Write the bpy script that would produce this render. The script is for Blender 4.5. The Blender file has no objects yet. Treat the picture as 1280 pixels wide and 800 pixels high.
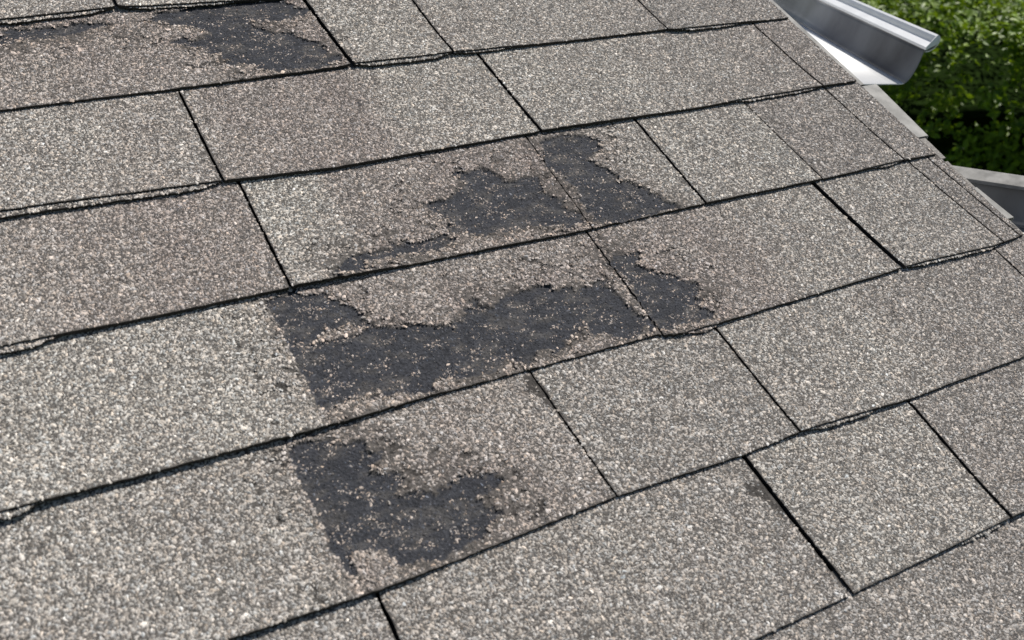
import bpy, bmesh, math
import numpy as np
from mathutils import Matrix, Vector

sc = bpy.context.scene
COL = sc.collection
RNG = np.random.default_rng(7)

# ------------------------------------------------------------------ camera
PITCH = math.atan(0.5)                 # a 6 in 12 roof
BASE_Z = 3.40                          # height of the roof frame's origin above the lawn
CAM = Vector((-0.60167, -1.23474, 0.16256 + BASE_Z))
R_RIGHT = Vector((0.855752, -0.517364, -0.004733))
R_UP = Vector((0.210359, 0.339560, 0.916760))
R_FWD = Vector((0.472692, 0.785515, -0.399411))
cd = bpy.data.cameras.new('camera')
cam = bpy.data.objects.new('camera', cd)
COL.objects.link(cam)
M = Matrix((R_RIGHT, R_UP, -R_FWD)).transposed().to_4x4()
M.translation = CAM
cam.matrix_world = M
cd.sensor_width = 36.0
cd.lens = 1377.48 / 1280.0 * 36.0
cd.clip_start = 0.02
cd.clip_end = 2000.0
cd.dof.use_dof = True
cd.dof.focus_distance = 1.22
cd.dof.aperture_fstop = 10.0
sc.camera = cam

# ------------------------------------------------------------------ sky, sun, exposure
SUN = Vector((0.571, 0.075, 0.817)).normalized()
world = bpy.data.worlds.new('World')
sc.world = world
world.use_nodes = True
wn = world.node_tree
bg = wn.nodes['Background']
sky = wn.nodes.new('ShaderNodeTexSky')
sky.sky_type = 'NISHITA'
sky.sun_disc = False
sky.sun_elevation = math.asin(SUN.z)
sky.sun_rotation = math.atan2(SUN.x, SUN.y)
wn.links.new(sky.outputs[0], bg.inputs[0])
bg.inputs[1].default_value = 0.055
sd = bpy.data.lights.new('sun', 'SUN')
sd.energy = 5.0
sd.angle = math.radians(0.55)
sd.color = (1.0, 0.955, 0.885)
sun = bpy.data.objects.new('sun', sd)
COL.objects.link(sun)
sun.rotation_euler = (-SUN).to_track_quat('-Z', 'Y').to_euler()
sc.view_settings.view_transform = 'Standard'
sc.view_settings.look = 'None'
sc.view_settings.gamma = 1.0
sc.view_settings.exposure = 0.55
sc.render.engine = 'CYCLES'
sc.cycles.max_bounces = 5
sc.cycles.diffuse_bounces = 3

# ------------------------------------------------------------------ noise
def hsh(ix, iy, seed):
    h = (ix.astype(np.int64) * 374761393 + iy.astype(np.int64) * 668265263 + seed * 1442695041) & 0x7fffffff
    h = ((h ^ (h >> 13)) * 1274126177) & 0x7fffffff
    h = ((h ^ (h >> 16)) * 2246822519) & 0x7fffffff
    return ((h ^ (h >> 15)) & 0xffff) / 65535.0

def vnoise(x, y, seed=0):
    ix = np.floor(x); iy = np.floor(y)
    fx = x - ix; fy = y - iy
    fx = fx * fx * (3 - 2 * fx); fy = fy * fy * (3 - 2 * fy)
    a = hsh(ix, iy, seed); b = hsh(ix + 1, iy, seed)
    c = hsh(ix, iy + 1, seed); d = hsh(ix + 1, iy + 1, seed)
    return (a * (1 - fx) + b * fx) * (1 - fy) + (c * (1 - fx) + d * fx) * fy

def fbm(x, y, seed=0, o=3):
    s = 0.0; a = 0.5; t = 0.0
    x, y = x * .83 - y * .56, x * .56 + y * .83
    for k in range(o):
        s = s + a * vnoise(x, y, seed + 17 * k); t += a
        x, y = x * 1.62 - y * 1.22 + 11.3, x * 1.22 + y * 1.62 + 5.7; a *= 0.5
    return s / t

def sstep(a, b, x):
    t = np.clip((x - a) / (b - a), 0, 1)
    return t * t * (3 - 2 * t)

def poly_sdf(px, py, poly):
    P = np.array(poly, float)
    d = np.full(px.shape, 1e9); inside = np.zeros(px.shape, bool)
    n = len(P)
    for i in range(n):
        a = P[i]; b = P[(i + 1) % n]
        e = b - a
        wx = px - a[0]; wy = py - a[1]
        t = np.clip((wx * e[0] + wy * e[1]) / max(e @ e, 1e-9), 0, 1)
        d = np.minimum(d, (wx - e[0] * t) ** 2 + (wy - e[1] * t) ** 2)
        c = (a[1] > py) != (b[1] > py)
        if abs(e[1]) > 1e-9:
            inside ^= c & (px < e[0] * (py - a[1]) / e[1] + a[0])
    d = np.sqrt(d)
    return np.where(inside, -d, d)

# ------------------------------------------------------------------ materials
def new_mat(name):
    m = bpy.data.materials.new(name)
    m.use_nodes = True
    nt = m.node_tree
    return m, nt, nt.nodes['Principled BSDF']

def attr_mat(name, rough, spec, bump_scale, bump_d, var):
    m, nt, p = new_mat(name)
    a = nt.nodes.new('ShaderNodeAttribute'); a.attribute_name = 'Col'
    tc = nt.nodes.new('ShaderNodeTexCoord')
    no = nt.nodes.new('ShaderNodeTexNoise')
    no.inputs['Scale'].default_value = bump_scale
    no.inputs['Detail'].default_value = 3
    nt.links.new(tc.outputs['Object'], no.inputs['Vector'])
    mr = nt.nodes.new('ShaderNodeMapRange')
    mr.inputs['From Min'].default_value = 0.25; mr.inputs['From Max'].default_value = 0.75
    mr.inputs['To Min'].default_value = 1 - var; mr.inputs['To Max'].default_value = 1 + var
    nt.links.new(no.outputs[0], mr.inputs['Value'])
    mx = nt.nodes.new('ShaderNodeVectorMath'); mx.operation = 'SCALE'
    nt.links.new(a.outputs['Color'], mx.inputs[0])
    nt.links.new(mr.outputs[0], mx.inputs['Scale'])
    nt.links.new(mx.outputs[0], p.inputs['Base Color'])
    p.inputs['Roughness'].default_value = rough
    p.inputs['Specular IOR Level'].default_value = spec
    if bump_d:
        b = nt.nodes.new('ShaderNodeBump')
        b.inputs['Strength'].default_value = 1.0
        b.inputs['Distance'].default_value = bump_d
        nt.links.new(no.outputs[0], b.inputs['Height'])
        nt.links.new(b.outputs[0], p.inputs['Normal'])
    return m

MAT_COAT = attr_mat('asphalt_coat', 0.92, 0.12, 420.0, 0.0014, 0.45)
MAT_GRAIN = attr_mat('mineral_granules', 0.85, 0.15, 900.0, 0.0, 0.15)

def noise_mat(name, c1, c2, scale, rough, spec=0.4, metal=0.0, bump=0.0):
    m, nt, p = new_mat(name)
    tc = nt.nodes.new('ShaderNodeTexCoord')
    no = nt.nodes.new('ShaderNodeTexNoise')
    no.inputs['Scale'].default_value = scale; no.inputs['Detail'].default_value = 5
    nt.links.new(tc.outputs['Object'], no.inputs['Vector'])
    r = nt.nodes.new('ShaderNodeValToRGB')
    r.color_ramp.elements[0].position = 0.32; r.color_ramp.elements[0].color = (*c1, 1)
    r.color_ramp.elements[1].position = 0.68; r.color_ramp.elements[1].color = (*c2, 1)
    nt.links.new(no.outputs[0], r.inputs[0])
    nt.links.new(r.outputs[0], p.inputs['Base Color'])
    p.inputs['Roughness'].default_value = rough
    p.inputs['Specular IOR Level'].default_value = spec
    p.inputs['Metallic'].default_value = metal
    if bump:
        b = nt.nodes.new('ShaderNodeBump'); b.inputs['Distance'].default_value = bump
        nt.links.new(no.outputs[0], b.inputs['Height']); nt.links.new(b.outputs[0], p.inputs['Normal'])
    return m

MAT_FELT = noise_mat('roofing_felt', (0.018, 0.018, 0.019), (0.03, 0.03, 0.031), 90, 0.9, 0.2)
MAT_WHITE = noise_mat('white_aluminium', (0.55, 0.555, 0.565), (0.63, 0.635, 0.64), 14, 0.38, 0.5)
MAT_TROUGH_SHADE = noise_mat('shade_toned_trough', (0.075, 0.075, 0.08), (0.19, 0.195, 0.205), 7, 0.45, 0.35)  # shade inside the gutters painted into the metal colour, mottled by noise
MAT_DRIP = noise_mat('weathered_drip_metal', (0.15, 0.148, 0.142), (0.27, 0.265, 0.255), 55, 0.8, 0.2)
MAT_BOARD = noise_mat('painted_board', (0.55, 0.55, 0.54), (0.68, 0.68, 0.66), 20, 0.6)
MAT_SIDING = noise_mat('wall_render', (0.42, 0.42, 0.40), (0.5, 0.5, 0.48), 12, 0.8, 0.2, bump=0.003)

# ------------------------------------------------------------------ mesh helpers
def np_mesh(name, verts, faces, mat, col=None, smooth=False):
    """faces: (N,3) or (N,4) array, or a list of such arrays"""
    if not isinstance(faces, list):
        faces = [faces]
    faces = [f for f in faces if len(f)]
    me = bpy.data.meshes.new(name)
    me.vertices.add(len(verts))
    me.vertices.foreach_set('co', np.asarray(verts, np.float32).ravel())
    idx = np.concatenate([f.ravel() for f in faces]).astype(np.int32)
    tot = np.concatenate([np.full(len(f), f.shape[1], np.int32) for f in faces])
    st = np.concatenate([[0], np.cumsum(tot)[:-1]]).astype(np.int32)
    me.loops.add(len(idx)); me.loops.foreach_set('vertex_index', idx)
    me.polygons.add(len(tot)); me.polygons.foreach_set('loop_start', st)
    me.polygons.foreach_set('loop_total', tot)
    me.polygons.foreach_set('use_smooth', np.full(len(tot), smooth))
    me.update(calc_edges=True)
    if col is not None:
        a = me.color_attributes.new('Col', 'FLOAT_COLOR', 'POINT')
        c = np.ones((len(verts), 4), np.float32); c[:, :3] = col
        a.data.foreach_set('color', c.ravel())
    me.materials.append(mat)
    return me

def link(name, me, parent=None, loc=(0, 0, 0)):
    o = bpy.data.objects.new(name, me)
    COL.objects.link(o)
    o.location = loc
    if parent:
        o.parent = parent
    return o

def thing(name, label, cat, loc=(0, 0, 0), rot=(0, 0, 0), group=None):
    o = bpy.data.objects.new(name, None)
    COL.objects.link(o)
    o.location = loc; o.rotation_euler = rot
    o.empty_display_size = 0.1
    o['label'] = label; o['category'] = cat
    if group:
        o['group'] = group
    return o

def bm_obj(name, bm, mat, parent=None, loc=(0, 0, 0), bevel=0.0):
    if bevel:
        bmesh.ops.bevel(bm, geom=bm.edges[:], offset=bevel, segments=2, affect='EDGES')
    bmesh.ops.recalc_face_normals(bm, faces=bm.faces[:])
    me = bpy.data.meshes.new(name); bm.to_mesh(me); bm.free()
    me.materials.append(mat)
    return link(name, me, parent, loc)

def box_bm(x0, x1, y0, y1, z0, z1):
    bm = bmesh.new()
    v = [bm.verts.new((x, y, z)) for x in (x0, x1) for y in (y0, y1) for z in (z0, z1)]
    for f in ((0, 1, 3, 2), (4, 6, 7, 5), (0, 4, 5, 1), (2, 3, 7, 6), (0, 2, 6, 4), (1, 5, 7, 3)):
        bm.faces.new([v[i] for i in f])
    return bm

# ------------------------------------------------------------------ the roof: measured courses (mm along the eave, mm up the slope)
E = 143.0
RAKE = 521.0
COURSES = {
 'Y': dict(vb=[(-1100, 286), (600, 286)], s=[(-700, -700, 2), (-420, -420, 2), (-180, -180, 2), (140, 140, 2), (300, 300, 2)]),
 'Z': dict(vb=[(-1100, 143), (600, 143)], s=[(-860, -860, 2), (-520, -520, 2), (-210, -210, 2), (-60, -60, 2), (260, 260, 2)]),
 'A': dict(vb=[(-1100, -5), (-457, -5), (-343, 1), (-339, 3), (-330, 0), (-184, -2), (600, 0)], s=[(-880, -880, 2), (-640, -640, 2), (-337, -341, 3), (-30, -30, 2), (130, 130, 2), (450, 450, 2)]),
 'B': dict(vb=[(-1100, -143), (-485, -143.5), (-319, -141), (-140, -135), (-131, -134.8), (300, -132.5), (318, -137), (530, -134.5)],
           s=[(-800, -800, 2), (-620, -620, 2), (-134.9, -130.7, 4.5), (-6.0, -7.6, 2.5), (298.4, 300.2, 2)]),
 'C': dict(vb=[(-1100, -280), (-513, -280), (-323, -284), (-212, -289), (27, -281), (217, -283), (446, -279), (530, -277.5)],
           s=[(-790, -790, 2), (-640, -640, 2), (-319.5, -322.5, 2.5), (24.9, 26.7, 3.4), (442.9, 446.5, 2.2)]),
 'D': dict(vb=[(-1100, -427), (-311, -427.5), (-4, -430.5), (149, -429), (317, -429), (455, -426), (530, -426)],
           s=[(-850, -850, 2), (-660, -660, 2), (-307.4, -310.8, 2.4), (8.0, 3.3, 1.3), (153.1, 149.6, 2.4), (316.7, 320.2, 1.5), (452.4, 456.4, 2.2)]),
 'E': dict(vb=[(-1100, -573), (-574, -573), (-323, -575), (-246, -572), (-10, -572.5), (-6, -576), (11, -579), (54, -579), (315, -573), (457, -578), (519, -572.5), (530, -571)],
           s=[(-950, -950, 2), (-760, -760, 2), (-3.4, -6.4, 1.4), (307.0, 315.3, 6.0), (466.6, 477.1, 2.2), (500.0, 511.5, 1.6)]),
 'F': dict(vb=[(-1100, -715), (-460, -716), (-357, -719), (-148, -711), (-73, -712.5), (-14, -714), (52, -711.6), (190, -717), (361, -715), (530, -715)],
           s=[(-900, -900, 2), (-700, -700, 2), (-149, -145, 1.8), (53, 52.8, 2.2), (461.6, 463, 2.4)]),
 'G': dict(vb=[(-1100, -857), (-107, -856.5), (-10, -856), (184, -854), (530, -854)],
           s=[(-840, -840, 2), (-680, -680, 2), (-357, -359.6, 2.8), (-12.5, -9.8, 4.5), (189.3, 185.6, 3.0), (430, 430, 2)]),
 'H': dict(vb=[(-1100, -1000), (530, -1000)], s=[(-760, -760, 2), (-430, -430, 2), (-240, -240, 2), (330, 330, 2)]),
 'I': dict(vb=[(-1100, -1143), (530, -1143)], s=[(-620, -620, 2), (-300, -300, 2), (20, 20, 2), (190, 190, 2)]),
}
ORDER = list('YZABCDEFGHI')
# tone along u per course: (u, brown 0..1, grey 0..1)
TONE = {
 'A': [(-460, .25, .2), (-345, .25, .2), (-335, .0, .0), (-30, .1, 0)],
 'B': [(-485, .75, .1), (-420, .7, .1), (-330, .62, .1), (-140, .8, .1), (-129, .05, 0), (-9, .1, 0), (-5, .35, .15), (80, .2, .1), (290, .25, .1), (302, .3, .5), (520, .4, .4)],
 'C': [(-513, .2, .1), (-430, .3, .1), (-324, .35, .1), (-318, .5, .1), (-280, .8, .1), (-150, .8, .1), (-115, .2, 0), (24, .1, .0), (28, .05, 0), (200, .12, .05), (300, .3, .1), (440, .5, .2), (447, .75, .3), (520, .6, .3)],
 'D': [(-545, .35, .1), (-490, .65, .1), (-400, .8, .1), (-312, .75, .1), (-305, .05, 0), (-245, .1, 0), (-215, .65, .1), (3, .7, .1), (20, .6, .1), (90, .25, .1), (148, .15, 0), (153, .1, .1), (316, .1, .15), (321, .6, .45), (455, .5, .4), (458, .6, .5), (520, .6, .5)],
 'E': [(-575, .05, .25), (-340, .0, .15), (-331, .6, .15), (-7, .65, .15), (0, .7, .1), (150, .65, .1), (195, .2, .05), (310, .25, .1), (317, .1, .3), (470, .2, .35), (478, .55, .6), (520, .6, .6)],
 'F': [(-590, .15, .45), (-380, .12, .4), (-372, .55, .2), (-150, .6, .2), (-144, .2, .5), (52, .2, .5), (56, .12, .2), (230, .15, .2), (275, .4, .35), (460, .5, .4), (466, .6, .4)],
 'G': [(-500, .2, .7), (-362, .25, .75), (-355, .3, .4), (-150, .2, .45), (-15, .3, .5), (-8, .0, .3), (185, .05, .3), (190, .45, .5), (300, .45, .5)],
 'H': [(-300, .35, .6), (100, .4, .6), (300, .5, .5)],
}
# how far the butt edge has lifted (mm) along u, per course
LIFT = {
 'A': [(-460, 2.0), (-345, 1.4), (-330, 2.2), (-180, .6)],
 'B': [(-480, .2), (-250, .4), (-220, .8), (-140, .0), (-128, 1.8), (60, 1.2), (300, .6), (320, 2.2), (400, 1.2), (520, .2)],
 'C': [(-513, 2.6), (-330, 1.6), (-300, 2.2), (-200, 2.4), (20, .6), (30, 2.0), (90, 2.6), (300, 1.4), (520, 1.2)],
 'D': [(-543, 1.8), (-420, 1.2), (-311, 1.4), (-305, 3.2), (-230, 2.6), (-190, .2), (-120, .9), (-8, .2), (10, .1), (60, 0), (140, 1.0), (160, 1.6), (320, 1.0), (455, 1.2), (520, .3)],
 'E': [(-574, 3.2), (-360, 3.0), (-260, 1.4), (-190, .0), (-10, .0), (20, .3), (100, .8), (315, .8), (330, 2.0), (430, 1.8), (480, .5), (520, .0)],
 'F': [(-500, 3.2), (-360, 2.4), (-300, .6), (-150, .1), (-140, .4), (50, .6), (70, 1.6), (190, 1.2), (360, .7)],
 'G': [(-400, 2.6), (-100, .9), (0, .3), (120, .4), (186, 1.2), (300, 1.2)],
}
# second ply peeping out under the butt: course -> (u0, u1, how far)
PLY = {
 'A': [(-470, -350, 4.5), (-330, -215, 2.5)],
 'B': [(-128, -12, 5.0), (-6, 70, 2.2), (320, 420, 2.6)],
 'C': [(-540, -326, 5.5), (300, 440, 2.5)],
 'D': [(-560, -500, 5.0), (400, 452, 2.4)],
 'E': [(-590, -545, 5.0), (14, 60, 4.0), (320, 470, 2.4)],
 'F': [(60, 150, 3.0)],
 'G': [(110, 184, 2.2)],
}
PATCH = {
 'B': [
  [(-496, -31), (-461, -26), (-449, -18), (-424, -17), (-404, -18), (-392, -16), (-363, -18), (-356, -24), (-374, -30), (-399, -32), (-410, -32), (-428, -35), (-446, -39), (-453, -43), (-463, -38), (-488, -47)],
  [(-304, -10), (-266, -4), (-212, 4), (-180, 0), (-154, -12), (-141, -24), (-154, -37), (-177, -35), (-216, -37), (-210, -53), (-182, -61), (-150, -93), (-147, -110), (-140, -120), (-167, -130), (-218, -130), (-232, -125), (-234, -117), (-256, -105), (-265, -87), (-255, -81), (-288, -71), (-299, -63), (-267, -58), (-256, -53), (-266, -43), (-286, -33), (-307, -19)]],
 'D': [
  [(-99, -320), (-78, -320), (-61, -324), (-51, -348), (-15, -348), (-19, -366), (-8, -381), (-7, -402), (3, -417), (-1, -424), (-25, -421), (-58, -407), (-94, -410), (-114, -408), (-138, -398), (-133, -382), (-141, -369), (-148, -359), (-119, -354), (-104, -342), (-90, -339)],
  [(-266, -422), (-242, -408), (-224, -404), (-181, -404), (-150, -405), (-147, -411), (-166, -415), (-203, -417), (-232, -416), (-240, -422)],
  [(20, -296), (65, -294), (88, -303), (81, -322), (49, -329), (70, -352), (72, -370), (93, -388), (104, -408), (115, -424), (84, -427), (46, -427), (22, -428), (11, -419), (14, -409), (15, -391), (20, -371), (14, -348), (10, -325)]],
 'E': [
  [(6, -465), (34, -472), (17, -487), (33, -499), (51, -512), (67, -527), (66, -538), (49, -552), (59, -566), (24, -568), (3, -567), (-6, -555), (-4, -536), (0, -520), (0, -505), (2, -491), (-3, -478)],
  [(-334, -434), (-312, -433), (-286, -442), (-272, -458), (-262, -471), (-268, -479), (-299, -474), (-315, -490), (-302, -494), (-279, -490), (-259, -486), (-248, -489), (-241, -495), (-218, -494), (-203, -503), (-177, -510), (-173, -489), (-158, -487), (-147, -498), (-123, -486), (-86, -490), (-72, -498), (-49, -496), (-23, -492), (-22, -515), (-18, -538), (-9, -558), (-25, -566), (-57, -558), (-76, -542), (-100, -552), (-115, -559), (-134, -556), (-146, -566), (-164, -556), (-181, -562), (-198, -564), (-230, -558), (-243, -567), (-274, -555), (-290, -557), (-309, -554), (-331, -560), (-335, -550), (-333, -536), (-334, -518), (-333, -492), (-333, -470)]],
 'F': [
  [(-371, -586), (-359, -581), (-337, -586), (-318, -593), (-314, -600), (-322, -608), (-309, -613), (-321, -626), (-306, -634), (-309, -645), (-322, -654), (-297, -653), (-279, -659), (-262, -659), (-256, -653), (-249, -651), (-241, -657), (-224, -661), (-229, -667), (-246, -671), (-256, -682), (-250, -690), (-242, -692), (-254, -696), (-269, -704), (-281, -707), (-298, -712), (-314, -710), (-330, -702), (-337, -694), (-337, -686), (-355, -683), (-364, -684), (-368, -700), (-371, -694), (-371, -685), (-374, -673), (-370, -656), (-372, -640), (-372, -618)]],
}
FAINT = {   # thin, half-worn spots: granules sparse, coat still there
 'F': [[(-160, -574), (-148, -576), (-146, -598), (-148, -625), (-156, -606), (-160, -591)]],
 'G': [[(-29, -738), (-13, -742), (-11, -772), (-18, -776), (-24, -764), (-30, -752)]],
 'B': [[(-284, -106), (-250, -90), (-246, -100), (-270, -112)]],
}
CORE = [(-500, 60), (-640, -690), (100, -1000), (610, -600), (610, 60)]

C_LIGHT = np.array((0.420, 0.393, 0.357))
C_BROWN = np.array((0.300, 0.257, 0.236))
C_GREY = np.array((0.315, 0.294, 0.275))
C_TAN = np.array((0.41, 0.345, 0.295))
C_COAT = np.array((0.06, 0.055, 0.052))
C_BARE = np.array((0.0285, 0.0298, 0.0348))

def tone_at(c, u):
    t = TONE.get(c)
    if t is None:
        return np.full(u.shape, .35), np.full(u.shape, .3)
    T = np.array(t)
    return np.interp(u, T[:, 0], T[:, 1]), np.interp(u, T[:, 0], T[:, 2])

def base_colour(c, u, v, bd=None):
    b, g = tone_at(c, u + 10 * (fbm(u / 14, v / 14, 5) - .5))
    if bd is not None:
        b = b + .40 * np.exp(-np.maximum(bd, 0) / 30.0)
    b = np.clip(b + .30 * (fbm(u / 22, v / 150, 33) - .5) + .30 * (fbm(u / 40, v / 40, 31) - .5) + .25 * (fbm(u / 13, v / 13, 37) - .5), -.15, 1.1)
    col = C_LIGHT * (1 - b[:, None]) + C_BROWN * b[:, None]
    return col * (1 - g[:, None]) + C_GREY * g[:, None]

def bare_dist(c, u, v):
    """mm outside (positive) or inside (negative) the nearest patch where the mineral face has come away"""
    d = np.full(u.shape, 80.0)
    for poly in PATCH.get(c, ()):
        d = np.minimum(d, poly_sdf(u, v, poly))
    near = np.abs(d) < 40
    n = 15.0 * (fbm(u / 15, v / 8, 71, 3) - .5) + 10.0 * (fbm(u / 5.0, v / 2.4, 77, 3) - .5)
    if c == 'E':
        n = np.where(u < -316, n * .35, n)
    if c == 'F':
        n = np.where(u < -350, n * .35, n)
    return np.where(near, d + n - 1.6, d)

def faint_dist(c, u, v):
    d = np.full(u.shape, 80.0)
    for poly in FAINT.get(c, ()):
        d = np.minimum(d, poly_sdf(u, v, poly))
    return d + 10 * (fbm(u / 7, v / 7, 91) - .5)

def crack(c, u, v, bd):
    """1 along the fissures that run out from the patches, else 0"""
    if c not in PATCH:
        return np.zeros(u.shape)
    x = fbm(u / 20, v / 11, 151, 3)
    m = fbm(u / 30, v / 30, 157, 2)
    return ((np.abs(x - .5) < .022) & (bd > 1.5) & (bd < 42) & (m > .47)).astype(float)

T0 = 2.8      # nominal course thickness, mm
def height(c, off, vb, u, v, bd):
    """top of the shingle above the roof plane, mm"""
    L = LIFT.get(c)
    lift = .95 * np.interp(u, *np.array(L).T) if L else np.full(u.shape, .8)
    lift = lift + .5 * (fbm(u / 38, u * 0 + ORDER.index(c) * 9.1, 3) - .5)
    for (p0, p1, _) in PLY.get(c, ()):
        lift = lift + 1.25 * sstep(-45, 5, np.minimum(u - p0, p1 - u))
    s = v - vb
    z = T0 * (.5 - s / E) + off
    z = z + np.maximum(lift, -.2) * np.exp(-(np.maximum(s, 0) / 34.0) ** 1.3)
    z = z + .9 * (fbm(u / 90, v / 90, 57, 2) - .5)
    coat = sstep(-.2, .6, bd)
    curl = np.exp(-((bd - 2.2) / 2.6) ** 2) * sstep(.45, .62, fbm(u / 13, v / 13, 63, 2)) * .85
    z = z + coat * np.exp(-np.maximum(bd, 0) / 18.0) * 2.6 * (fbm(u / 5.5, v / 3.2, 161, 3) - .5)
    z = z - .9 * crack(c, u, v, bd)
    z = z - 1.4 * (1 - coat) + curl * coat
    z = z + (1 - coat) * 1.1 * (fbm(u / 5, v / 3, 67, 4) - .5) + coat * .3 * (fbm(u / 6, v / 6, 69, 2) - .5)
    return z

def granules(c, off, vbf, inside, ubox, vbox, seed, edge=0.0):
    """angular stones scattered on a jittered grid; returns verts (mm), faces, colours"""
    rng = np.random.default_rng(seed)
    out = []
    for core, cell in ((True, 1.90), (False, 5.0)):
        us = np.arange(ubox[0], ubox[1] + cell, cell); vs = np.arange(vbox[0], vbox[1] + cell, cell * .9)
        U, V = np.meshgrid(us, vs)
        U = U + (np.arange(len(vs)) % 2)[:, None] * cell * .5
        u = (U + rng.uniform(-.5, .5, U.shape) * cell).ravel(); v = (V + rng.uniform(-.5, .5, V.shape) * cell).ravel()
        k = inside(u, v)
        k &= (poly_sdf(u, v, CORE) < 0) == core
        u, v = u[k], v[k]
        if not len(u):
            continue
        bd = bare_dist(c, u, v); fd = faint_dist(c, u, v)
        isl = fbm(u / 11, v / 5.5, 83, 3)
        cr = rng.random(len(u))
        prob = np.where(bd > .4, 1.0, np.where(isl > .64, .7, .05 + .24 * sstep(.50, .63, isl)))
        # half-worn belts beside the patches, where the stones thin out before they are gone
        belt = 34.0 * sstep(.47, .70, fbm(u / 48, v / 26, 87, 2))
        belt = np.where((c == 'E') & (u < -322) | (c == 'F') & (u < -360), 0.0, belt)
        worn = (bd > .4) & (bd < belt)
        prob = np.where(worn, .30 + .6 * (bd / np.maximum(belt, 1)), prob)
        prob = np.where(fd < 0, .14, prob)
        prob = np.where(fbm(u / 7, v / 5, 97 + ORDER.index(c), 2) > .80, .25, prob)
        crk = crack(c, u, v, bd)
        prob = np.where(crk > .5, .05, prob)
        grit = (bd <= .4) & (cr >= prob) & (rng.random(len(u)) < .38)
        k = (cr < prob) | grit
        u, v, bd, grit = u[k], v[k], bd[k], grit[k]
        n = len(u)
        below = np.clip((bd - bare_dist(c, u, v + 4.0)) / 4.0, 0, 1)
        col = base_colour(c, u, v, bd)
        rim = np.exp(-np.maximum(bd, 0) / 12.0) * (bd > 0) * (.12 + .85 * below) + (bd <= 0) * .6
        col = col * (1 - rim[:, None]) + C_TAN * .95 * rim[:, None]
        col = np.where(grit[:, None], C_BARE * rng.uniform(.9, 3.2, n)[:, None], col)
        q = rng.random(n)
        f = np.exp(rng.normal(0, .23, n))
        f = np.where(q < .13, f * .5, f); f = np.where(q > .98, f * 1.2, f)
        col = col * f[:, None]
        w = rng.normal(0, .035, n)
        col = np.clip(col * np.stack([1 + w, np.ones(n), 1 - w], 1), .02, .82)
        a = cell * .70 * np.exp(rng.normal(0.10, .26, n)); b = a * rng.uniform(.34, .78, n)
        small = (bd <= .4)
        a = np.where(small, a * .75, a); b = np.where(small, b * .6, b)
        th = rng.uniform(0, 6.2832, n)
        zc = height(c, off, vbf(u), u, v, bd)
        ang = np.arange(5) * 1.2566 + rng.uniform(-.35, .35, (n, 5))
        rr = rng.uniform(.75, 1.2, (n, 5))
        lx = np.cos(ang) * rr * a[:, None]; ly = np.sin(ang) * rr * b[:, None]
        ct, st = np.cos(th)[:, None], np.sin(th)[:, None]
        ring = np.stack([u[:, None] + lx * ct - ly * st, v[:, None] + lx * st + ly * ct,
                         (zc - .16)[:, None] + rng.uniform(-.12, .38, (n, 5))], 2)
        h = rng.uniform(.35, .85, n) * np.where(small, .7, 1) * (1.0 if core else 1.3)
        r2 = rng.uniform(0, .45, n); t2 = rng.uniform(0, 6.2832, n)
        apex = np.stack([u + np.cos(t2) * r2 * b, v + np.sin(t2) * r2 * b, zc + h], 1)[:, None, :]
        vv = np.concatenate([ring, apex], 1).reshape(-1, 3)
        i0 = (np.arange(n) * 6)[:, None]
        fc = np.concatenate([np.stack([i0[:, 0] + j, i0[:, 0] + (j + 1) % 5, i0[:, 0] + 5], 1) for j in range(5)], 0)
        out.append((vv, fc, np.repeat(col, 6, 0)))
    if not out:
        return None
    vs, fs, cs, o = [], [], [], 0
    for a_, b_, c_ in out:
        vs.append(a_); fs.append(b_ + o); cs.append(c_); o += len(a_)
    return np.concatenate(vs), np.concatenate(fs), np.concatenate(cs)

roof = thing('shingle_roof', 'sloping roof of grey brown asphalt shingles with dark worn bare patches', 'roof',
             (0, 0, BASE_Z), (PITCH, 0, 0))
roof['kind'] = 'thing'

def grid_slab(nu, nv, pos, thick, colf):
    """top sheet with a skirt all round: pos(a,b) -> u,v,z (mm)"""
    A, B = np.meshgrid(np.linspace(0, 1, nu), np.linspace(0, 1, nv))
    a, b = A.ravel(), B.ravel()
    u, v, z = pos(a, b)
    P = np.stack([u, v, z], 1)
    idx = np.arange(nu * nv).reshape(nv, nu)
    q = np.stack([idx[:-1, :-1].ravel(), idx[:-1, 1:].ravel(), idx[1:, 1:].ravel(), idx[1:, :-1].ravel()], 1)
    loop = np.concatenate([idx[0, :-1], idx[:-1, -1], idx[-1, :0:-1], idx[:0:-1, 0]])
    low = P[loop].copy(); low[:, 2] -= thick
    n0 = len(P); m = len(loop)
    # the skirt has its own top ring, so that its edge stays crisp
    ring = P[loop].copy()
    allv = np.concatenate([P, ring, low])
    k = np.arange(m); k2 = (k + 1) % m
    sk = np.stack([n0 + k, n0 + m + k, n0 + m + k2, n0 + k2], 1)
    col = colf(u, v)
    allc = np.concatenate([col, np.tile(C_COAT * .55, (2 * m, 1))])
    return allv, [q, sk], allc

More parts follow.
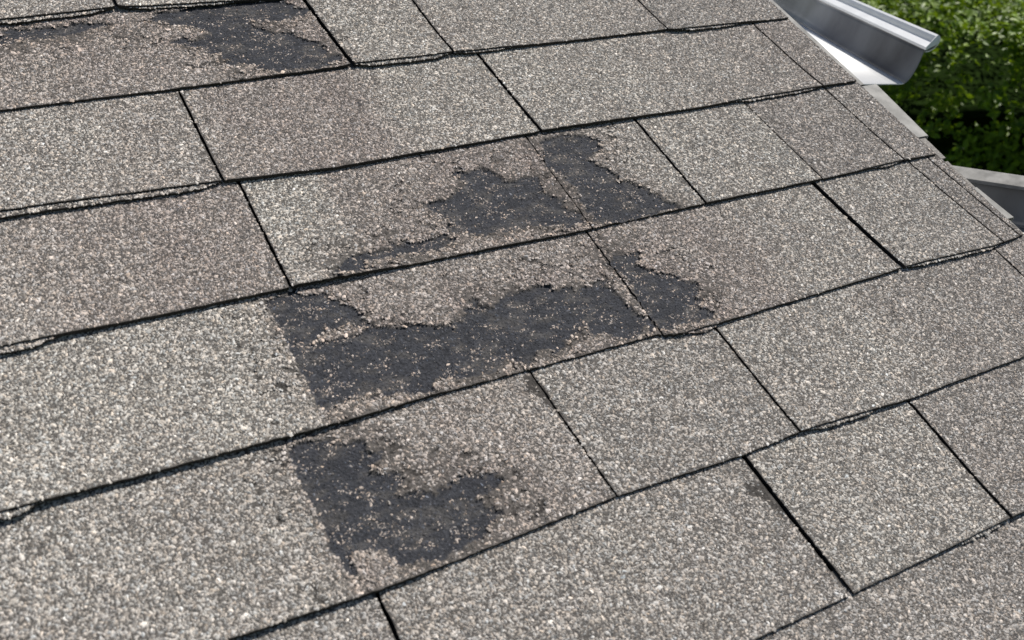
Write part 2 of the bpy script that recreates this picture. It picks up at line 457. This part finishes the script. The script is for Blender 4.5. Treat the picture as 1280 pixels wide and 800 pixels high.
def build_shingle(c, ul, ur, gl, gr, seed):
    """ul / ur: (u at the upper end, u at the butt) of the left and right edge"""
    ci = ORDER.index(c)
    VB = np.array(COURSES[c]['vb'], float)
    vbf = lambda u: np.interp(u, VB[:, 0], VB[:, 1]) + 1.3 * (fbm(u / 7.0, u * 0 + ci * 3.3, 41, 3) - .5) + 1.1 * (fbm(u / 70.0, u * 0 + ci * 5.3, 141, 2) - .5)
    rng = np.random.default_rng(seed)
    off = rng.uniform(-.35, .35)
    um = .5 * (ul[1] + ur[1]); vm = float(np.interp(um, VB[:, 0], VB[:, 1]))
    top = E + 24.0
    def edges(v, s):
        t = np.clip(s / E, 0, 1)
        wob = 1.5 * (fbm(v / 6.0, v * 0 + seed * 1.7, 43, 3) - .5)
        wob2 = 1.5 * (fbm(v / 6.0, v * 0 + seed * 2.9, 47, 3) - .5)
        return ul[1] + (ul[0] - ul[1]) * t + gl * .5 + .2 + wob, ur[1] + (ur[0] - ur[1]) * t - gr * .5 - .2 + wob2
    damaged = c in PATCH and any(min(p[0] for p in poly) < ur[1] and max(p[0] for p in poly) > ul[1] for poly in PATCH[c])
    step = 1.5 if damaged else 4.0
    nu = max(8, int((ur[1] - ul[1]) / step)); nv = max(8, int(top / step))
    def pos(a, b):
        u0 = ul[1] + (ur[1] - ul[1]) * a
        s = b * top
        v = vbf(u0) + s
        l, r = edges(v, s)
        u = l + (r - l) * a
        v = vbf(u) + s
        bd = bare_dist(c, u, v)
        return u, v, height(c, off, vbf(u), u, v, bd)
    def colf(u, v):
        bd = bare_dist(c, u, v)
        w = sstep(-.4, .4, bd)[:, None]
        n = (.75 + .6 * fbm(u / 9, v / 6, 101, 4))[:, None]
        film = sstep(.5, .72, fbm(u / 16, v / 8, 107, 3))[:, None] * .5
        bare = C_BARE * (1 - film) + np.array((.068, .064, .061)) * film
        return bare * n * (1 - w) + (C_COAT * .6 + .12 * base_colour(c, u, v)) * w * np.where(faint_dist(c, u, v) < 0, .55, 1.0)[:, None] * (1 - .5 * crack(c, u, v, bd))[:, None]
    org = np.array((um, vm, 0.0))
    vs, fs, cs = grid_slab(nu, nv, pos, 3.6, colf)
    o = link('shingle', np_mesh('shingle', (vs - org) / 1000, fs, MAT_COAT, cs, smooth=False), roof, tuple(org / 1000))
    nq = len(fs[0]); sm = np.zeros(len(o.data.polygons), bool); sm[:nq] = True
    o.data.polygons.foreach_set('use_smooth', sm)
    def inside(u, v):
        s = v - vbf(u)
        l, r = edges(v, s)
        return (s > .7) & (s < E + 8) & (u > l + .7) & (u < r - .7)
    parts = [granules(c, off, vbf, inside, (min(ul) - 2, max(ur) + 2), (VB[:, 1].min() - 3, VB[:, 1].max() + E + 9), seed * 13 + 1)]
    # the second ply showing under the butt
    for (p0, p1, out) in PLY.get(c, ()):
        a0 = max(p0, ul[1] + 1); a1 = min(p1, ur[1] - 1)
        if a1 - a0 < 20:
            continue
        pv = lambda u, out=out, a0=a0, a1=a1: vbf(u) - 1.15 * out * sstep(0, 22, np.minimum(u - a0, a1 - u)) * (.85 + .3 * fbm(u / 25, u * 0 + 2.2, 19)) + .9 * (fbm(u / 5, u * 0 + 7.7, 23) - .5)
        def ppos(a, b, pv=pv, a0=a0, a1=a1):
            u = a0 + (a1 - a0) * a
            v = pv(u) + b * 14.0
            z = height(c, off, vbf(u), u, np.maximum(v, vbf(u)), np.full(u.shape, 80.0)) - 2.1 - .02 * (b * 14)
            return u, v, z
        pvs, pfs, pcs = grid_slab(max(6, int((a1 - a0) / 3)), 4, ppos, 2.4, lambda u, v: np.tile(C_COAT, (len(u), 1)))
        link('lower_ply', np_mesh('lower_ply', (pvs - org) / 1000, pfs, MAT_COAT, pcs), o)
        def pin(u, v, pv=pv, a0=a0, a1=a1):
            return (u > a0) & (u < a1) & (v > pv(u)) & (v < vbf(u) + 2)
        g = granules(c, off - 2.1, vbf, pin, (a0, a1), (VB[:, 1].min() - 10, VB[:, 1].max() + 3), seed * 13 + 5)
        if g is not None:
            parts.append(g)
    parts = [p for p in parts if p is not None]
    if parts:
        vs, fs, cs, k = [], [], [], 0
        for a_, b_, c_ in parts:
            vs.append(a_); fs.append(b_ + k); cs.append(c_); k += len(a_)
        g = link('granules', np_mesh('granules', (np.concatenate(vs) - org) / 1000, np.concatenate(fs), MAT_GRAIN, np.concatenate(cs)), o)
        g['kind'] = 'stuff'
    return o

seed = 100
for c in ORDER:
    d = COURSES[c]
    rk = {'A': 503, 'B': 506, 'C': 509, 'D': 513.5, 'E': 519}.get(c, RAKE)
    cuts = [(-1100.0, -1100.0, 0.0)] + [tuple(map(float, s)) for s in d['s']] + [(rk, rk, 0.0)]
    for (a, b) in zip(cuts[:-1], cuts[1:]):
        seed += 1
        build_shingle(c, (a[0], a[1]), (b[0], b[1]), a[2], b[2], seed)

# deck and edge below the shingles (roof coordinates, metres)
bm_obj('roof_deck', box_bm(-1.10, 0.505, -1.15, 0.46, -0.030, -0.0105), MAT_FELT, roof)
bm_obj('rake_board', box_bm(0.486, 0.504, -1.15, 0.46, -0.19, -0.031), MAT_BOARD, roof, bevel=0.002)
# starter strips of shingle that stick out past the rake
def starter(v0, v1, u1, w, n):
    bm = box_bm(u1 - w, u1, v0, v1, n - .003, n)
    for vv in bm.verts:
        vv.co.x += float(RNG.uniform(-.0015, .0015)); vv.co.y += float(RNG.uniform(-.002, .002))
    return bm
MAT_START = noise_mat('starter_asphalt', (0.10, 0.095, 0.09), (0.24, 0.225, 0.21), 500, 0.85, 0.2, bump=0.001)
for v0, v1, u1, n in ((-.427, -.300, .5365, -.0072), (-.573, -.433, .5335, -.0072), (-.72, -.58, .529, -.0072)):
    bm_obj('starter_strip', starter(v0, v1, u1, .06, n), MAT_START, roof)

def drip(v0, v1, u0, u1a, u1b, n):
    """L shaped metal edging: a flat flange and a turned-down outer face"""
    bm = bmesh.new()
    prof = lambda u1: [(u0, n), (u1 - .002, n), (u1, n - .0015), (u1 + .001, n - .014), (u1 + .004, n - .017),
                       (u1 + .003, n - .018), (u1 - .0005, n - .0148), (u1 - .0012, n - .0022), (u1 - .003, n - .0012), (u0, n - .0012)]
    A = [bm.verts.new((x, v0, z)) for x, z in prof(u1a)]
    B = [bm.verts.new((x, v1, z)) for x, z in prof(u1b)]
    m = len(A)
    for i in range(m):
        bm.faces.new((A[i], A[(i + 1) % m], B[(i + 1) % m], B[i]))
    bm.faces.new(A[::-1]); bm.faces.new(B)
    return bm
bm_obj('drip_edge', drip(-.2785, .20, .480, .529, .517, -.0058), MAT_DRIP, roof)
bm_obj('drip_edge', drip(-.388, -.282, .480, .5434, .5478, -.0052), MAT_DRIP, roof)
bm_obj('drip_edge', drip(-.541, -.485, .480, .5423, .5345, -.0052), MAT_DRIP, roof)
# plain gable wall under the rake, standing on the lawn
g0 = bm_obj('gable_wall', box_bm(-1.0, .44, -.2, .35, -BASE_Z, -.35), MAT_SIDING, None, (0, 0, 0))
g0.parent = roof
g0.matrix_parent_inverse = Matrix.Rotation(-PITCH, 4, 'X')

# ------------------------------------------------------------------ gutters
def extrude_profile(name, prof, L, mat, parent, end_shift=None, close=True, smooth=False):
    """prof: list of (r, z) mm round a closed outline; swept along local +Y by L metres"""
    bm = bmesh.new()
    es = end_shift or (lambda r, z: 0.0)
    A = [bm.verts.new((r / 1000, es(r, z) / 1000, z / 1000)) for r, z in prof]
    B = [bm.verts.new((r / 1000, L, z / 1000)) for r, z in prof]
    m = len(A)
    for i in range(m):
        f = bm.faces.new((A[i], A[(i + 1) % m], B[(i + 1) % m], B[i])); f.smooth = smooth
    bmesh.ops.triangulate(bm, faces=[bm.faces.new(A[::-1]), bm.faces.new(B)])
    return bm_obj(name, bm, mat, parent)

def sheet(pts, t):
    """offset an open polyline into a closed strip of thickness t (to its right-hand side)"""
    P = [Vector((a, b)) for a, b in pts]
    off = []
    for i, p in enumerate(P):
        d = (P[min(i + 1, len(P) - 1)] - P[max(i - 1, 0)]).normalized()
        off.append(p + Vector((d.y, -d.x)) * t)
    return [tuple(p) for p in P] + [tuple(p) for p in reversed(off)]

def gutter(label, origin, axis_az, L, lip, mitre, m_lip, m_floor, wd=0):
    g = thing('gutter', label, 'gutter', origin, (0, 0, -axis_az), group=None)
    # trough: inner wall, curved bottom corner, floor, back
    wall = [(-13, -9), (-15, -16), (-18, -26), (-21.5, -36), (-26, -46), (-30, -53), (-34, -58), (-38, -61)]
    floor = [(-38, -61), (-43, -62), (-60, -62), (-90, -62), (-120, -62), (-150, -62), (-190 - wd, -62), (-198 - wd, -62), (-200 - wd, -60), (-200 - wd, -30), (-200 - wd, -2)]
    extrude_profile('trough_wall', sheet(wall, -1.4), L, MAT_TROUGH_SHADE, g, smooth=True)  # inner wall gets the painted shade tone, darker than the lip
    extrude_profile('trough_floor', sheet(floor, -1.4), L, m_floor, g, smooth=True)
    extrude_profile('front_lip', sheet(lip, -1.6), L, m_lip, g, mitre)
    return g

LIP1 = [(-11.5, -7.5), (-15, -7), (-15, -5.5), (-1, 0), (0.2, 1.5), (1.6, 6), (3.2, 9.5), (5.5, 11), (7.5, 9.5), (8.5, 7), (7, 0), (2, -7), (-5, -11.5), (-10.5, -12.5)]
az1 = math.radians(29.6)
g1 = gutter('open ended white metal gutter with sunlit floor, jutting past the roof edge by the hedge', (0.8483, -0.0909, -0.128 + BASE_Z), az1, 1.1, LIP1,
            lambda r, z: 0.9 * (r + 2) if r < 0 and z > -10 else 0.0, MAT_WHITE, MAT_WHITE)
bm_obj('downspout', box_bm(-.112, -.072, .012, .062, -(BASE_Z - .128), -.064), MAT_WHITE, g1, bevel=.004)
bm_obj('fascia_board', box_bm(-.224, -.2025, .01, 1.1, -.16, .004), MAT_BOARD, g1, bevel=.002)
LIP2 = [(-19, -11), (-23, -10.5), (-23, -8.5), (-1, 0), (0.5, 0.6), (2.5, 0), (4, -3), (3, -10), (-4, -14), (-14, -15)]
az2 = math.atan2(-0.411, 0.912)
g2 = gutter('pale grey gutter rim below the roof corner, in front of the dark hedge foot', (0.7500 + .411 * .7, -0.2343 - .912 * .7, -0.2761 + BASE_Z), az2, .95, LIP2, None, MAT_DRIP, MAT_TROUGH_SHADE, 60)  # floor of this trough painted in the same shade tone
bm_obj('fascia_board', box_bm(-.284, -.2625, .0, .95, -.16, .004), MAT_BOARD, g2, bevel=.002)
bm_obj('downspout', box_bm(-.112, -.072, .02, .07, -(BASE_Z - .276), -.064), MAT_WHITE, g2, bevel=.004)

# ------------------------------------------------------------------ lawn and hedge
MAT_LAWN = noise_mat('lawn_grass', (0.030, 0.060, 0.012), (0.060, 0.105, 0.022), 9, 0.9, 0.2, bump=0.02)
me = np_mesh('lawn', np.array([(-300, -300, 0), (300, -300, 0), (300, 300, 0), (-300, 300, 0)], float), np.array([(0, 1, 2, 3)]), MAT_LAWN)
lawn = link('lawn', me); lawn['kind'] = 'structure'

def leaf_mat():
    m, nt, p = new_mat('hedge_leaf')
    a = nt.nodes.new('ShaderNodeAttribute'); a.attribute_name = 'Col'
    nt.links.new(a.outputs['Color'], p.inputs['Base Color'])
    p.inputs['Roughness'].default_value = 0.5
    p.inputs['Specular IOR Level'].default_value = 0.22
    tr = nt.nodes.new('ShaderNodeBsdfTranslucent')
    g = nt.nodes.new('ShaderNodeVectorMath'); g.operation = 'MULTIPLY'
    g.inputs[1].default_value = (1.5, 1.4, 0.5)
    nt.links.new(a.outputs['Color'], g.inputs[0]); nt.links.new(g.outputs[0], tr.inputs['Color'])
    mx = nt.nodes.new('ShaderNodeMixShader'); mx.inputs[0].default_value = 0.22
    nt.links.new(p.outputs[0], mx.inputs[1]); nt.links.new(tr.outputs[0], mx.inputs[2])
    nt.links.new(mx.outputs[0], nt.nodes['Material Output'].inputs['Surface'])
    return m
MAT_LEAF = leaf_mat()
MAT_TWIG = noise_mat('hedge_twig', (0.035, 0.028, 0.018), (0.07, 0.055, 0.04), 30, 0.9, 0.2)
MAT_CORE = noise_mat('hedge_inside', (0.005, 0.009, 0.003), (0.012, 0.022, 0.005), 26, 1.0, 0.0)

# the hedge runs across the view; local +X along it, local +Y away from the house
H_AZ = math.radians(50)
HX, HY = math.cos(H_AZ), -math.sin(H_AZ)
HC = (CAM.x + 5.3 * math.sin(H_AZ), CAM.y + 5.3 * math.cos(H_AZ))
hedge = thing('hedge', 'thick clipped leafy green hedge behind the gutters, bright on top and dark in front', 'hedge',
              (HC[0], HC[1], 0), (0, 0, -H_AZ))
HL, HD, HT = 3.2, 4.6, 2.79       # half length, depth, height
def hedge_surface(n, rng):
    """points on front, top and back of the hedge with outward normals, lumpy"""
    k = rng.random(n)
    x = rng.uniform(-HL, HL, n)
    t = rng.random(n)
    front = k < .56; topm = (k >= .56) & (k < .95)
    y = np.where(front, .16 * (1 - t ** .6) * HT, np.where(topm, t ** 1.5 * HD, HD))
    z = np.where(front, t ** .6 * HT, np.where(topm, HT, t * HT))
    nx = np.zeros(n); ny = np.where(front, -1.0, np.where(topm, 0.0, 1.0)); nz = np.where(topm, 1.0, 0.0)
    lump = .34 * (fbm(x * 1.6 + 3, (y + z) * 1.6, 211, 3) - .5) + .38 * (fbm(x * 5 + 3, (y + z) * 5, 217, 2) - .5)
    lump = np.where(front, lump * .40 + .34 * sstep(.62, .74, fbm(x * 4.2 + 9, z * 4.2, 223, 2)) * sstep(0, .5, HT - z), lump)
    lump = np.where(topm, lump * .6, lump)
    # round the front top shoulder
    sh = np.where(topm, np.exp(-(y / .16) ** 2) * .05, np.exp(-((HT - z) / .16) ** 2) * .05)
    e = lump - sh
    return x, y + ny * e, z + nz * e, nx, ny, nz
rng = np.random.default_rng(5)
N = 145000
x, y, z, nx, ny, nz = hedge_surface(N, rng)
depth = rng.exponential(.055, N) - .035
x += rng.normal(0, .02, N); y += -ny * depth + rng.normal(0, .012, N); z += -nz * depth + rng.normal(0, .012, N)
gap = fbm(x * 9.0, (y * 1.0 + z) * 9.0, 231, 3)
keep = (gap > np.where(ny < -.5, .60, .37)) & (z > .03)
x, y, z, nx, ny, nz, gap = [q[keep] for q in (x, y, z, nx, ny, nz, gap)]
n = len(x)
size = .0160 * np.exp(rng.normal(0, .25, n))
nv = np.stack([nx, ny, nz], 1) * .9 + rng.normal(0, .55, (n, 3)) + np.array((0, 0, .35))
nv /= np.linalg.norm(nv, axis=1)[:, None]
ax = rng.normal(0, 1, (n, 3)); ax -= nv * (ax * nv).sum(1)[:, None]; ax /= np.linalg.norm(ax, axis=1)[:, None]
bx = np.cross(nv, ax)
P = np.stack([x, y, z], 1)
S = size[:, None]
lf = [(-1.1, 0, 0), (-.35, .55, .16), (.45, .5, .14), (1.15, 0, -.1), (.45, -.5, .14), (-.35, -.55, .16)]
V = np.stack([P + S * (ax * a + bx * b + nv * c) for a, b, c in lf], 1).reshape(-1, 3)
i0 = np.arange(n) * 6
Fq = np.concatenate([np.stack([i0, i0 + 3, i0 + 2, i0 + 1], 1), np.stack([i0, i0 + 5, i0 + 4, i0 + 3], 1)])
tone = rng.random(n)[:, None]
lc = np.array((.05, .10, .006)) * (1 - tone) + np.array((.165, .25, .016)) * tone
lc *= (.7 + .6 * fbm(x * 2.2, (y + z) * 2.2, 241, 2))[:, None]
fol = link('foliage', np_mesh('foliage', V, Fq, MAT_LEAF, np.repeat(lc, 6, 0)), hedge)
fol['kind'] = 'stuff'
# twiggy dark inside
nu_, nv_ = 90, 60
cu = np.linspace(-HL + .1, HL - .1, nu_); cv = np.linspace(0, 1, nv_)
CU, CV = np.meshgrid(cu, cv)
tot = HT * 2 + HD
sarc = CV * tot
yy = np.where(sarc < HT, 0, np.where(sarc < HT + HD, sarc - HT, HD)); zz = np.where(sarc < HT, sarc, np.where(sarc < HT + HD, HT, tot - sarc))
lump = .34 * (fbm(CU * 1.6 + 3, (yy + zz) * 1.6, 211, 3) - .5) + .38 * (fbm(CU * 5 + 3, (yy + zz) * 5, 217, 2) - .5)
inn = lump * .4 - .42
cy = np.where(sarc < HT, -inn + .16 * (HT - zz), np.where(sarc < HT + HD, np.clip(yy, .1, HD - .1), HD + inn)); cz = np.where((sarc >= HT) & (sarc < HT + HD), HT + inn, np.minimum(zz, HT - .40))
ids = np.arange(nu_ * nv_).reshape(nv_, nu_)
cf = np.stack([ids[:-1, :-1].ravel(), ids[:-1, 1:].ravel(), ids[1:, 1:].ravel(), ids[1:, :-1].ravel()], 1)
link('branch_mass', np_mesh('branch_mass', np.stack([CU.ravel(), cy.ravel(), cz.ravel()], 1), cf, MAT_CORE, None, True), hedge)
for k in range(11):
    bx0 = -3.8 + .76 * k + float(rng.uniform(-.12, .12))
    bm = bmesh.new()
    bmesh.ops.create_cone(bm, cap_ends=True, segments=8, radius1=.055, radius2=.02, depth=2.3,
                          matrix=Matrix.Translation((bx0, .9 + float(rng.uniform(-.2, .2)), 1.15)) @ Matrix.Rotation(float(rng.uniform(-.08, .08)), 4, 'Y'))
    bm_obj('trunk', bm, MAT_TWIG, hedge)
